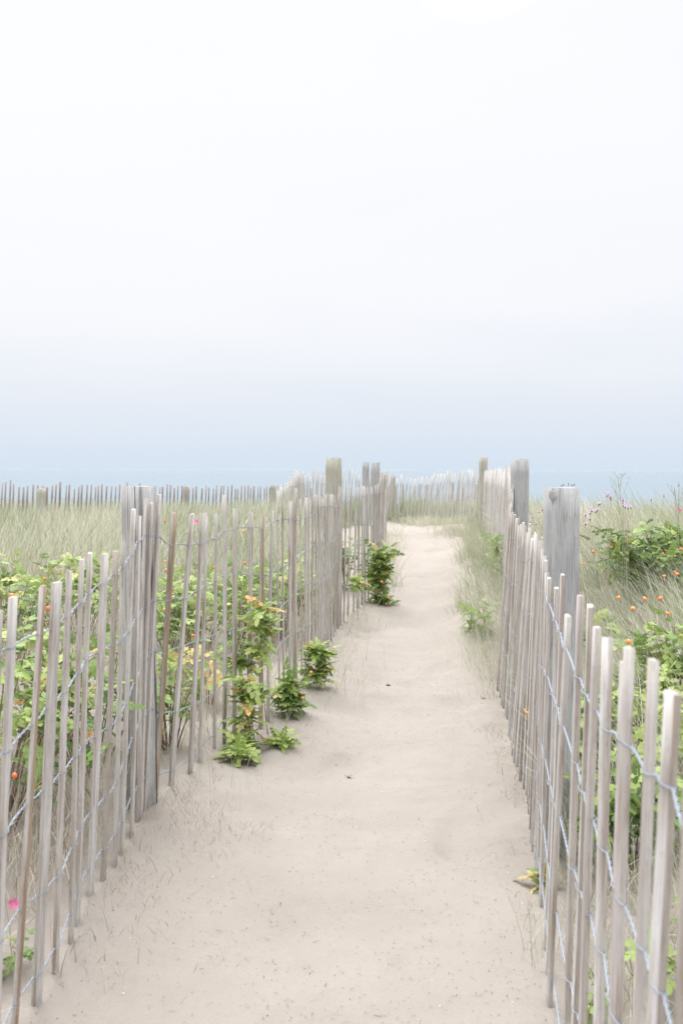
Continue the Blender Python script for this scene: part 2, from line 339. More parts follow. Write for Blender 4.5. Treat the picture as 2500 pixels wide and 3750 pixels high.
# ---------------------------------------------------------------- fences
def picket_mesh(L, wd, th, seed, near=True, broken=False, point=0.0):
    r = random.Random(seed); n = 12 if near else 5
    ch = .0014
    bx, by = r.uniform(-.006, .006), r.uniform(-.006, .006); tw = r.uniform(-.12, .12); ph = r.uniform(0, 3)
    hw, ht = wd / 2, th / 2
    ring = [(-hw + ch, -ht), (hw - ch, -ht), (hw, -ht + ch), (hw, ht - ch), (hw - ch, ht), (-hw + ch, ht), (-hw, ht - ch), (-hw, -ht + ch)]
    V = []; sl = r.uniform(-.12, .12); sl2 = r.uniform(-.1, .1)
    for k in range(n + 1):
        u = k / n; z = L * u
        ox = bx * math.sin(u * 3.1 + ph) * (L / 1.2); oy = by * math.sin(u * 2.6 + ph * 2) * (L / 1.2); a = tw * u
        ww = 1 + .05 * math.sin(u * 9 + ph * 3) + r.uniform(-.02, .02)
        if point and u > .93: ww *= 1 - point * (u - .93) / .07
        for (x, y) in ring:
            x *= ww; x2 = x * math.cos(a) - y * math.sin(a) + ox; y2 = x * math.sin(a) + y * math.cos(a) + oy
            zz = z + ((x * sl + y * sl2) if k == n else 0)
            if k == n and broken: zz += (x + hw) * -1.4 + r.uniform(-.004, .004)
            V.append((x2, y2, zz))
    mb = MB(); i = np.arange(n)[:, None]; j = np.arange(8)[None]; j2 = (j + 1) % 8
    Q = np.stack([i*8+j, i*8+j2, (i+1)*8+j2, (i+1)*8+j], -1).reshape(-1, 4)
    Q4 = Q.reshape(n, 8, 4); mb.add(V, [Q4[:, [0, 4]].reshape(-1, 4), np.array([[n*8 + k for k in range(8)]]), np.array([[7, 6, 5, 4, 3, 2, 1, 0]])])
    e = Q4[:, [1, 2, 3, 5, 6, 7]].reshape(-1, 4); mb.f.append(e); mb.mi.append(np.full(len(e), 1))
    return mb

def fence(name, line, us, label, group, tops=None, matn='picket', near=True, wires=(.13, .40, .66, .92), wire_r=.0015, seed=1, extra=(), hj=.025, res=1, lean_j=.018, wd0=.0355):
    r = random.Random(seed)
    b0 = line.at(line.L / 2)[0]
    root = empty('sand_fence', (b0[0], b0[1], b0[2])); tag(root, label, 'fence', group)
    rows = []
    for i, u in enumerate(us):
        b, t, a = line.at(u)
        gz = g1(b[0], b[1])
        zt = None if tops is None else tops[i]
        lj = r.gauss(0, lean_j) * min(1, b[1] / 4.5); t = t.copy(); t[0] += a[0] * lj; t[1] += a[1] * lj
        if zt is not None: 
            q = P(proj(t)[0], zt, t[1]); t[2] = q.z
        else: t[2] += r.gauss(0, hj) + (r.random() < .05) * r.uniform(.02, .07)
        up = Vector(t - b).normalized()
        z0 = gz - .07
        base = Vector(b) + up * ((z0 - b[2]) / up.z); L = (t[2] - z0) / up.z
        xax = Vector((a[0], a[1], 0)); xax = (xax - up * xax.dot(up)).normalized(); yax = up.cross(xax)
        yaw = r.gauss(.12 if name == 'RN' and b[1] < 3.2 else 0, .08); xr = xax * math.cos(yaw) + yax * math.sin(yaw); yr = up.cross(xr)
        wd = wd0 * r.uniform(.76, 1.14); th = r.uniform(.0105, .0135) if near else .012
        mt = matn
        if matn == 'picket' and (r.random() < .035 or (name == 'L' and i in (24, 29))): mt = 'picket_brown'
        br = (name == 'L' and i == 19) or (near and r.random() < .05)
        mbp = picket_mesh(L, wd, th, seed * 1000 + i, near, broken=br, point=.35 if r.random() < .06 else 0)
        o = mbp.build('picket', [M[mt], M['picket_edge'] if near else M[mt]], root)
        mw = Matrix((( xr.x, yr.x, up.x, base.x - root.location.x), (xr.y, yr.y, up.y, base.y - root.location.y), (xr.z, yr.z, up.z, base.z - root.location.z), (0, 0, 0, 1)))
        o.matrix_local = mw
        rows.append((Vector(b), Vector(t), xr.copy(), yr.copy(), wd, th, L, up))
    for k, wf in enumerate(wires):
        mbw = MB(); A = []; B = []
        drift = 0
        zs = []
        for i, (b, t, xr, yr, wd, th, L, up) in enumerate(rows):
            bl, tl, _ = line.at(us[i])
            ztop = tl[2]; h = ztop - wf * 1.12 + .028 * math.sin(i * .45 + k * 1.7 + seed) + r.gauss(0, .005)
            zs.append(h)
        for i, (b, t, xr, yr, wd, th, L, up) in enumerate(rows):
            c = b + up * ((zs[i] - b.z) / up.z)
            sgn = 1 if i % 2 == 0 else -1
            o_ = th / 2 + wire_r * .9
            for s_, LL in ((sgn, A), (-sgn, B)):
                LL.append(c - xr * (wd / 2 + .002) + yr * s_ * o_ * .8); LL.append(c - xr * wd * .3 + yr * s_ * o_); LL.append(c + xr * wd * .3 + yr * s_ * o_); LL.append(c + xr * (wd / 2 + .002) + yr * s_ * o_ * .8)
            if i + 1 < len(rows):
                b2, t2, xr2, yr2, wd2, th2, L2, up2 = rows[i + 1]
                c2 = b2 + up2 * ((zs[i + 1] - b2.z) / up2.z)
                p, q = c + xr * (wd / 2 + .006), c2 - xr2 * (wd2 / 2 + .006); gap = (q - p)
                if gap.dot(xr) < .012: continue
                turns = max(1, round(gap.length / .028)); m_ = max(3, int(turns * (5 if near else 2) * res))
                for s_, LL in ((sgn, A), (-sgn, B)):
                    for e in range(m_ + 1):
                        f = e / m_; an = math.pi * turns * f * 1.0 + (0 if s_ > 0 else math.pi)
                        rr = wire_r * 1.35
                        LL.append(p + gap * f + yr * rr * math.cos(an) + up * (rr * math.sin(an) + .004 * math.sin(f * math.pi) * (1 if i % 3 else -1)))
        for LL in (A, B): tube(mbw, [tuple(v) for v in LL], wire_r, 5 if near else 3)
        mbw.build('wire', M['wire'], root, smooth=True, origin=root.location)
    for e in extra: post(root, *e)
    return root

def post(parent, px0, px1, ytop, d, rot=0.0, mt='post', size=None, round_=False, seed=0, lean=0.0):
    c = P((px0 + px1) / 2, ytop, d)
    wpx = (px1 - px0) / F * d
    rr = abs(R(rot)); s = size or (wpx if round_ else wpx / (math.cos(rr) + math.sin(rr)))
    gz = g1(c.x, c.y) - .15; Lh = c.z - gz
    r = random.Random(seed + 50); mb = MB(); n = 14
    nv = 20 if round_ else 12
    V = []
    hs = s / 2; ch = s * .05
    if round_: ring = [(hs * math.cos(k * 2 * math.pi / nv), hs * math.sin(k * 2 * math.pi / nv)) for k in range(nv)]
    else:
        ring = []
        for (sx, sy) in ((-1, -1), (1, -1), (1, 1), (-1, 1)):
            cx, cy = sx * (hs - ch), sy * (hs - ch); a0 = math.atan2(sy, sx)
            for da in (-.7, 0, .7): ring.append((cx + ch * math.cos(a0 + da) * (1.2 if da == 0 else 1.1), cy + ch * math.sin(a0 + da) * (1.2 if da == 0 else 1.1)))
    for k in range(n + 1):
        u = k / n; z = Lh * u; a = R(rot) + .02 * u
        f = 1 - (0.012 if k == n else 0)
        for q, (x, y) in enumerate(ring):
            x2 = (x * math.cos(a) - y * math.sin(a)) * f + lean * (u - 1) * Lh; y2 = (x * math.sin(a) + y * math.cos(a)) * f
            jit = r.uniform(-.0008, .0008)
            V.append((c.x + x2 + jit, c.y + y2 + jit, gz + z + (r.uniform(-.003, .003) + x * .02 if k == n else 0)))
    i = np.arange(n)[:, None]; j = np.arange(nv)[None]; j2 = (j + 1) % nv
    mb.add(V, [np.stack([i*nv+j, i*nv+j2, (i+1)*nv+j2, (i+1)*nv+j], -1).reshape(-1, 4), np.array([[n*nv + q for q in range(nv)]])])
    return mb.build('post', M[mt], parent, origin=(c.x, c.y, gz))

topsL = [(53, 2186), (149, 2146), (207, 2132), (243, 2088), (306, 2048), (329, 2025), (378, 2028), (427, 2018), (456, 1956), (486, 1865), (511, 1888), (538, 1823), (560, 1842), (589, 1811),
         (639, 1879), (692, 1882), (740, 1879), (762, 1877), (795, 1880), (822, 1813), (865, 1862), (914, 1877), (960, 1889), (992, 1871), (1023, 1815), (1040, 1820), (1060, 1838), (1072, 1834), (1084, 1789),
         (1103, 1827), (1119, 1823), (1130, 1823), (1143, 1806), (1155, 1812), (1166, 1816), (1173, 1817), (1181, 1825), (1189, 1814), (1197, 1807), (1205, 1811), (1216, 1811), (1226, 1815), (1237, 1804), (1246, 1778),
         (1256, 1784), (1268, 1782), (1285, 1783), (1302, 1785), (1316, 1786), (1328, 1780), (1337, 1787), (1348, 1784), (1360, 1784), (1371, 1780), (1379, 1778), (1386, 1773), (1391, 1748), (1394, 1740), (1398, 1731), (1402, 1736), (1406, 1731), (1410, 1735), (1414, 1728), (1418, 1730)]
us = [lineL.find_x(x) for x, y in topsL]; ty = [y for x, y in topsL]
us = [us[0] - .22, us[0] - .11] + us; ty = [2290, 2235] + ty
GRP = 'wire bound picket fences round the beach path'
fence('L', lineL, us, 'weathered picket and wire fence along the left side of the sandy path', GRP, tops=ty, seed=3, wires=(.10, .33, .56, .79, 1.0),
      extra=[(442, 575, 1781, 4.22, 32, 'post_cracked'), (1191, 1252, 1676, 8.95, 25, 'post_green'), (1357, 1391, 1694, 11.2, 8, 'post', None, True), (1326, 1352, 1692, 13.8, 0, 'post', None, True)])
topsR = [(2560, 2680), (2456, 2535), (2389, 2416), (2304, 2372), (2290, 2428), (2233, 2336), (2186, 2296), (2150, 2218), (2122, 2180), (2074, 2253), (2055, 2104), (2036, 2153), (2010, 2117), (2001, 2097), (1998, 2053), (1996, 2046)]
us = sorted(lineRN.find_x(x) for x, y in topsR); tyr = [y for x, y in topsR]
u = us[-1]; r_ = random.Random(5)
while u < lineRN.L - .05:
    u += r_.uniform(.06, .115); us.append(min(u, lineRN.L)); tyr.append(None)
RNF = fence('RN', lineRN, us, 'leaning picket fence on the right of the path, its nearest slats out of focus', GRP, tops=tyr, seed=8, wires=(.14, .36, .58, .80, 1.0),
      extra=[(2000, 2111, 1786, 3.9, 2, 'post'), (1873, 1932, 1686, 8.1, 8, 'post', .116), (1896, 1933, 1680, 9.3, 0, 'post_green')])
kp = P(2024, 1812, 3.83); mbk = MB(); V, Q = sphere((0, 0, 0), .017, 1.25, 14, 9); V = np.array(V); V[:, 1] *= .35; V += rng.normal(0, .0012, V.shape); mbk.add(V, [Q])
k_ = mbk.build('knot', M['post'], [c for c in RNF.children if c.name.startswith('post')][0], smooth=True); k_.location = kp - RNF.location - k_.parent.location
def spaced(L, s, j, seed):
    r = random.Random(seed); o = []; u = .02
    while u < L.L: o.append(u); u += s * r.uniform(1 - j, 1 + j)
    return o
fence('RF', lineRF, spaced(lineRF, .095, .35, 1), 'pale picket fence running uphill beyond the pair of grey posts right of the path', GRP, seed=12, near=False, matn='picket_far', wires=(.16, .38, .6, .82), wire_r=.0016, hj=.035, lean_j=.03)
fence('O', lineO, spaced(lineO, .125, .3, 2), 'pale picket fence closing the far end of the path in front of the sea', GRP, seed=21, near=False, matn='picket_far', wires=(.14, .36, .58, .80), wire_r=.0018, hj=.04, lean_j=.015,
      extra=[(1093, 1120, 1736, 14.7, 40, 'post'), (1424, 1446, 1741, 18.4, 0, 'post_green'), (1754, 1783, 1675, 14.5, 8, 'post_green')])
fence('SL', lineSL, spaced(lineSL, .092, .18, 3), 'dark thin picket fence standing in the far grass against the sea on the left', GRP, seed=33, near=False, matn='picket_dark', wires=(.2, .55), wire_r=.0016, hj=.03, lean_j=.01,
      extra=[(137, 164, 1790, 15.7, 0, 'post_green'), (672, 692, 1781, 19.5, 0, 'post_green'), (990, 1011, 1775, 21.0, 0, 'post_green')])
fence('SR', lineSR, spaced(lineSR, .11, .3, 4), 'low picket fence seen through the gaps of the fence that closes the path', GRP, seed=44, near=False, matn='picket_dark', wires=(.2, .5), wire_r=.0018, hj=.04, lean_j=.02)

# ---------------------------------------------------------------- grass
def blades(mb, x, y, h, az, lean, wd, rnd, z=None, segs=4, curl=1.4):
    n = len(x); z = ground(x, y) - .01 if z is None else z
    dx, dy = np.cos(az), np.sin(az)
    wx, wy = -dy, dx
    fa = rng.uniform(0, math.pi, n); wx, wy = np.cos(fa), np.sin(fa)
    rows = []
    cx = np.zeros(n); cz = np.zeros(n); ang = lean * .25
    rows.append((cx.copy(), cz.copy()))
    for k in range(segs):
        ang = lean * (.25 + curl * ((k + .5) / segs)**1.3); ang = np.minimum(ang, 2.1)
        cx = cx + np.sin(ang) * h / segs; cz = cz + np.cos(ang) * h / segs; rows.append((cx.copy(), cz.copy()))
    V = np.empty((n, 2 * segs + 1, 3))
    for k in range(segs):
        c, zz = rows[k]; ww = wd * (1 - .75 * (k / segs)**1.5) / 2
        for s_, q in ((-1, 0), (1, 1)):
            V[:, 2*k+q, 0] = x + dx * c + wx * ww * s_; V[:, 2*k+q, 1] = y + dy * c + wy * ww * s_; V[:, 2*k+q, 2] = z + zz
    c, zz = rows[segs]; V[:, 2*segs, 0] = x + dx * c; V[:, 2*segs, 1] = y + dy * c; V[:, 2*segs, 2] = z + zz
    base = (np.arange(n) * (2 * segs + 1))[:, None]
    Q = np.concatenate([base + np.array([[2*k, 2*k+1, 2*k+3, 2*k+2]]) for k in range(segs - 1)])
    T = base + np.array([[2*segs-2, 2*segs-1, 2*segs]])
    mb.add(V, [Q, T], np.repeat(rnd, 2 * segs + 1))

def scatter(n, x0, x1, y0, y1, keep):
    x = rng.uniform(x0, x1, n); y = rng.uniform(y0, y1, n); k = keep(x, y); return x[k], y[k]
def clump(x, y, per, rad):
    x = np.repeat(x, per); y = np.repeat(y, per); return x + rng.normal(0, rad, len(x)), y + rng.normal(0, rad, len(y))
def inview(x, y, m=.4): return np.abs(x) < .36 * y + m
def outer_y(x): return np.interp(x, lineO.b[:, 0], lineO.b[:, 1])
def put(mb, x, y, h0, h1, az_m, az_s, ln0, ln1, w0, w1, r0, r1, mask=None, **k):
    n = len(x); h = rng.uniform(h0, h1, n)
    far = np.clip(y / 7, 1, 1.9)
    blades(mb, x, y, h, rng.normal(az_m, az_s, n), rng.uniform(ln0, ln1, n), rng.uniform(w0, w1, n) * far, np.clip(rng.uniform(r0, r1, n) + .22 * fbm(x / 1.1, y / 1.6, 2), 0, 1), **k)

# left meadow
mb = MB()
ok = lambda x, y: (x < lf(np.minimum(y, 10.2)) - .12) & inview(x, y) & (x < -.06 * y + .35)
x, y = scatter(9000, -9, 0, 7.2, 22, lambda x, y: ok(x, y) & (rng.random(len(x)) < sm(7, 10, y) * .9 + .1)); x, y = clump(x, y, 8, .05)
k = ok(x, y); put(mb, x[k], y[k], .38, .74, .3, 1.6, .1, .85, .0028, .0052, -.1, 1.05)
x, y = scatter(1500, -9, 3.5, 21.5, 30, inview); x, y = clump(x, y, 6, .06); put(mb, x, y, .3, .5, .3, 1.6, .1, .6, .004, .006, .2, .8)
x, y = scatter(2300, -4, 0, 2.3, 8, lambda x, y: (x < lf(y) - .1) & inview(x, y, .3) & (fbm(x / .6, y / .6, 2) > -.35)); x, y = clump(x, y, 5, .04); k = x < lf(y) - .04
put(mb, x[k], y[k], .15, .5, .3, 2, .2, 1.3, .0016, .003, .25, 1.0)
tag(mb.build('beach_grass', M['grass']), 'tall pale beach grass filling the dune left of the path', kind='stuff')
# right meadow
mb = MB()
okr = lambda x, y: (x > rf(y) + .12) & inview(x, y)
x, y = scatter(11000, 0, 9, 3.6, 17, lambda x, y: okr(x, y) & (rng.random(len(x)) < .25 + .75 * sm(-.5, .4, fbm(x / .9, y / .9, 2)) * sm(3, 6, y))); x, y = clump(x, y, 7, .05); k = okr(x, y)
put(mb, x[k], y[k], .32, .70, math.pi, .9, .25, 1.15, .003, .005, .05, 1.25)
x, y = scatter(2200, .4, 3.5, 1.3, 5, lambda x, y: (x > rf(y) + .1) & inview(x, y, .2)); x, y = clump(x, y, 5, .035); k = x > rf(y) + .05
put(mb, x[k], y[k], .12, .42, math.pi, 1.8, .3, 1.4, .0016, .003, .25, 1.0)
x, y = scatter(260, 1.2, 6, 4, 13, okr); x, y = clump(x, y, 16, .03); k = okr(x, y)          # long arching tufts
put(mb, x[k], y[k], .6, .9, math.pi, .7, .4, 1.2, .003, .0045, .0, .55, segs=6)
tag(mb.build('beach_grass', M['grass']), 'arching green beach grass covering the dune right of the path', kind='stuff')
# grass spilling on to the path
mb = MB()
x, y = scatter(1300, .2, 2.2, 6.4, 14.3, lambda x, y: (x < rf(y) + .05) & (x > rf(y) - .10 - .24 * sm(6.4, 8.6, y) * (1 + .5 * fbm(y / .8, y * 0, 2)))); x, y = clump(x, y, 9, .06)
put(mb, x, y, .15, .42, math.pi, 1.2, .3, 1.2, .002, .0035, .0, .75)
x, y = scatter(2800, -1.4, 2.2, 13.0, 18.3, lambda x, y: (y < outer_y(x) + .3) & (y > outer_y(x) - .35 - 3.0 * sm(.8, 1.6, x) * rng.random(len(x)))); x, y = clump(x, y, 9, .07)
put(mb, x, y, .08, .26 , math.pi, 1.5, .3, 1.3, .003, .005, .1, .8)
x, y = scatter(450, -1, 1.0, 10.3, 14.5, lambda x, y: (x < .48 + .10 * (y - 10.2)) & (x > .2)); x, y = clump(x, y, 6, .07)
put(mb, x, y, .12, .42, .5, 1.2, .2, 1.0, .002, .004, .1, .8)
x, y = scatter(1500, -2, 3.2, 15.5, 21, lambda x, y: y > outer_y(x) + .15); x, y = clump(x, y, 8, .07)
put(mb, x, y, .35, .62, 0, 2, .1, .8, .004, .006, .0, .6)
tag(mb.build('beach_grass', M['grass']), 'low grass spilling over the sand at the far end and edges of the path', kind='stuff')
# thin wisps rooted in the sand beside the left fence
mb = MB()
for (px, py, d, n, sp) in [(760, 3080, 4.0, 16, .05), (690, 3040, 4.1, 8, .06), (1235, 2510, 6.8, 46, .10), (1290, 2440, 7.5, 26, .14), (1200, 2600, 6.2, 22, .09), (900, 2960, 4.4, 9, .07), (650, 2900, 4.45, 16, .06), (1100, 2620, 6.0, 20, .08),
                           (560, 2960, 4.1, 12, .04), (1990, 3500, 3.0, 34, .05), (2010, 3300, 3.3, 18, .05), (1330, 2330, 8.6, 60, .12), (1780, 2450, 7.2, 90, .13), (1800, 2380, 7.6, 90, .12), (1290, 2290, 9.2, 60, .15), (1040, 2660, 5.6, 20, .06), (1850, 2780, 5.0, 12, .04)]:
    p = P(px, py, d); x = rng.normal(p.x, sp, n); y = rng.normal(p.y, sp, n)
    k = (x > lf(y) + .01) & (x < rf(y) - .01); x, y = x[k], y[k]
    put(mb, x, y, .12, .36, .2, 1.6, .15, 1.1, .0013, .0024, .05, .95, segs=5)
tag(mb.build('grass_wisps', M['grass']), 'thin green and straw grass wisps sprouting from the sand by the fences', kind='stuff')
# matted dry stalks and twigs under the shrubs
mb = MB()
def twigs(n, x0, x1, y0, y1, keep, l0, l1, zh):
    x, y = scatter(n, x0, x1, y0, y1, keep); m_ = len(x); z = ground(x, y) + rng.uniform(0, 1, m_)**1.7 * zh
    blades(mb, x, y, rng.uniform(l0, l1, m_), rng.uniform(0, 6.28, m_), rng.uniform(.5, 2.0, m_), rng.uniform(.0016, .0035, m_), rng.uniform(0, 1, m_)**1.0, z=z, segs=3, curl=.9)
twigs(30000, -6, .1, 2.3, 9.5, lambda x, y: (x < lf(y) - .02) & inview(x, y, .2) & (fbm(x / .5, y / .5 + 4, 2) > -.3), .06, .30, .42)
twigs(17000, .4, 6, 1.3, 9, lambda x, y: (x > rf(y) + .04) & inview(x, y, .2) & (fbm(x / .5, y / .5 + 4, 2) > -.2), .06, .26, .18)
twigs(5200, -1, 1.3, 2.6, 12, lambda x, y: (x > lf(y)) & (x < lf(y) + .10 + .22 * rng.random(len(x))**2) & (fbm(x / .2, y / .25, 2) > -.1), .02, .12, .012)
twigs(1300, .4, 2, 2.4, 8, lambda x, y: (x < rf(y)) & (x > rf(y) - .05 - .2 * rng.random(len(x))**2) & (fbm(x / .2, y / .25, 2) > .0), .02, .10, .012)
for (px, py, d, n, sp) in [(780, 3060, 4.0, 260, .12), (640, 2960, 4.25, 160, .09), (480, 3250, 3.5, 120, .09), (1000, 2720, 5.3, 160, .12), (1230, 2560, 6.6, 160, .14), (1930, 2950, 4.6, 90, .07), (1990, 3330, 3.3, 60, .05), (1820, 2660, 5.6, 70, .08), (560, 3420, 3.1, 70, .1)]:
    p = P(px, py, d); x = rng.normal(p.x, sp, n); y = rng.normal(p.y, sp * 1.2, n); k = (x > lf(y) + .01) & (x < rf(y) - .01); x, y = x[k], y[k]; n = len(x)
    blades(mb, x, y, rng.uniform(.012, .09, n), rng.uniform(0, 6.28, n), rng.uniform(1.1, 2.2, n), rng.uniform(.0008, .0018, n), rng.uniform(0, .5, n), z=ground(x, y) + .002, segs=3, curl=.9)
tag(mb.build('dry_brush', M['dry']), 'matted dead stalks and twigs lying under the shrubs', kind='stuff')
# brown crumbs of plant litter on the sand
mb = MB()
n = 17000; y = 1.9 + 12 * rng.random(n)**1.5; x = rng.uniform(-1, 2.2, n); k = (x > lf(y) + .01) & (x < rf(y) - .02) & ((fbm(x / .35, y / .35, 3) > .0) | (rng.random(n) < .3)); x, y = x[k], y[k]; n = len(x)
z = ground(x, y) + .003; a = rng.uniform(0, 6.28, n); l = rng.uniform(.0012, .0060, n) * (.8 + .05 * y) * np.where(rng.random(n) < .06, 2.2, 1); ww = rng.uniform(.0004, .0011, n) * (.8 + .05 * y); bz = rng.uniform(.001, .004, n)
V = np.empty((n, 6, 3))
for q, (s_, e_) in enumerate(((-1, -1), (-1, 1), (0, -1), (0, 1), (1, -1), (1, 1))):
    V[:, q, 0] = x + np.cos(a) * l * s_ - np.sin(a) * ww * e_; V[:, q, 1] = y + np.sin(a) * l * s_ + np.cos(a) * ww * e_; V[:, q, 2] = z + (bz if s_ == 0 else 0)
b_ = (np.arange(n) * 6)[:, None]
mb.add(V, [np.concatenate([b_ + np.array([[0, 1, 3, 2]]), b_ + np.array([[2, 3, 5, 4]])])], np.repeat(rng.uniform(0, .28, n), 6))
tag(mb.build('plant_litter', M['litter']), 'brown crumbs of dead plant scattered on the sand path', kind='stuff')
# shell bits and pebbles
mb = MB(); n = 230; y = 2.6 + 8 * rng.random(n)**1.4; x = rng.uniform(-.9, 1.3, n); k = (x > lf(y) + .03) & (x < rf(y) - .03); x, y = x[k], y[k]; z = ground(x, y)
oct_v = np.array([(1, 0, 0), (-1, 0, 0), (0, 1, 0), (0, -1, 0), (0, 0, 1), (0, 0, -1)], float); oct_f = np.array([(4, 0, 2), (4, 2, 1), (4, 1, 3), (4, 3, 0), (5, 2, 0), (5, 1, 2), (5, 3, 1), (5, 0, 3)])
for q in range(len(x)):
    s_ = rng.uniform(.0015, .0050); v = oct_v * rng.uniform(.5, 1.2, (6, 1)) * np.array([s_, s_ * rng.uniform(.5, 1), s_ * .5]); a = rng.uniform(0, 6.28)
    v = np.stack([v[:, 0]*math.cos(a)-v[:, 1]*math.sin(a)+x[q], v[:, 0]*math.sin(a)+v[:, 1]*math.cos(a)+y[q], v[:, 2]+z[q]+.001], 1)
    mb.add(v, [oct_f], rng.choice([.02, .1, .5, .95, 1.0]))
tag(mb.build('shell_fragments', M['shell']), 'tiny shell bits and pebbles scattered on the sand path', kind='stuff')

# ---------------------------------------------------------------- plants
def leaflet(lo=False):
    v = np.array([(0, 0, 0), (.33, .35, .03), (.76, .31, .02), (1, 0, -.05), (.76, -.31, .02), (.33, -.35, .03), (.38, 0, -.03), (.78, 0, -.035)])
    return v, [np.array([(6, 7, 2, 1), (6, 5, 4, 7)]), np.array([(0, 6, 1), (0, 5, 6), (7, 3, 2), (7, 4, 3)])]
def compound(pairs, droop):
    vs = []; q4 = []; q3 = []; lv, lfc = leaflet(); k = 0
    items = []
    for p in range(pairs):
        u = .28 + .55 * p / max(1, pairs - 1)
        for s_ in (-1, 1): items.append((u, s_ * 1.15, .40 - .03 * p, .12 * s_))
    items.append((.95, 0, .42, 0))
    for (u, a, s_, ro) in items:
        v = lv * s_; c, sn = math.cos(a), math.sin(a)
        v = np.stack([v[:, 0]*c - v[:, 1]*sn + u, v[:, 0]*sn + v[:, 1]*c, v[:, 2]], 1)
        v[:, 2] += -droop * v[:, 0]**2 - .12 * np.abs(v[:, 1]) * 1.2
        vs.append(v); q4.append(lfc[0] + k); q3.append(lfc[1] + k); k += 8
    v = np.array([(0, -.012, 0), (0, .012, 0), (.5, .01, -droop * .25), (.5, -.01, -droop * .25), (.95, .008, -droop * .9), (.95, -.008, -droop * .9)])
    vs.append(v); q4.append(np.array([(0, 1, 2, 3), (3, 2, 4, 5)]) + k)
    return np.concatenate(vs), np.concatenate(q4), np.concatenate(q3)
TPL = [compound(3, .15), compound(3, .35), compound(2, .25), compound(3, .6)]
def put_leaves(mb, pos, dirs, size, rnd):
    n = len(pos); X = dirs / (np.linalg.norm(dirs, axis=1)[:, None] + 1e-9)
    up = np.array([0, 0, 1.0]) + rng.normal(0, .35, (n, 3)); Y = np.cross(up, X); Y /= np.linalg.norm(Y, axis=1)[:, None] + 1e-9; Z_ = np.cross(X, Y)
    w_ = rng.integers(0, len(TPL), n)
    for ti, (tv, q4, q3) in enumerate(TPL):
        s = w_ == ti
        if not s.any(): continue
        V = pos[s][:, None] + size[s][:, None, None] * (tv[None, :, 0:1] * X[s][:, None] + tv[None, :, 1:2] * Y[s][:, None] + tv[None, :, 2:3] * Z_[s][:, None])
        m_ = s.sum(); b_ = (np.arange(m_) * len(tv))[:, None, None]
        mb.add(V, [(b_ + q4[None]).reshape(-1, 4), (b_ + q3[None]).reshape(-1, 3)], np.repeat(rnd[s], len(tv)))
def hip(parent, p, r=.0115):
    r = r * random.uniform(.62, 1.05)
    mb = MB(); V, Q = sphere((0, 0, 0), r); V = np.array(V); tilt = random.uniform(-.5, .5)
    mb.add(V, [Q], random.random())
    for k in range(5):      # dry sepals at the tip
        a = k * 1.256 + random.random() * .3
        d_ = np.array([math.cos(a), math.sin(a), 0]); s_ = np.array([-math.sin(a), math.cos(a), 0])
        mb.add(np.array([d_*r*.12 - s_*r*.13 + [0, 0, r*.8], d_*r*.12 + s_*r*.13 + [0, 0, r*.8], d_*r*.7 + [0, 0, r*1.6]]), [np.array([[0, 1, 2]])], 0.5, 1)
    tube(mb, [(0, 0, -r*.7), (r*.2, 0, -r*2), (0, r*.2, -r*3.2)], r*.11, 4, .5, 1)
    o = mb.build('rose_hip', [M['hip'], M['stem']], parent, smooth=True)
    o.location = Vector(p) - parent.location; o.rotation_euler = (tilt + 2.6, random.uniform(-.5, .5), random.uniform(0, 6)) if random.random() < .5 else (tilt, random.uniform(-.6, .6), 0)
    return o
def flower(parent, p, r=.020):
    mb = MB()
    for k in range(5):
        a = k * 1.2566; d_ = np.array([math.cos(a), math.sin(a), 0]); s_ = np.array([-math.sin(a), math.cos(a), 0]); u_ = np.array([0, 0, 1.])
        V = [d_*r*.08, d_*r*.5 - s_*r*.42 + u_*r*.2, d_*r*.5 + s_*r*.42 + u_*r*.2, d_*r - s_*r*.38 + u_*r*.35, d_*r + s_*r*.38 + u_*r*.35, d_*r*.9 + u_*r*.30]
        mb.add(V, [np.array([[0, 1, 2]]), np.array([[1, 3, 5, 2]]), np.array([[5, 4, 2]])], random.random())
    V, Q = sphere((0, 0, r*.1), r*.16); mb.add(V, [Q], .5, 1)
    o = mb.build('rose_flower', [M['petal'], M['worm']], parent); o.location = Vector(p) - parent.location; o.rotation_euler = (.9, random.uniform(-.4, .4), random.random()); return o
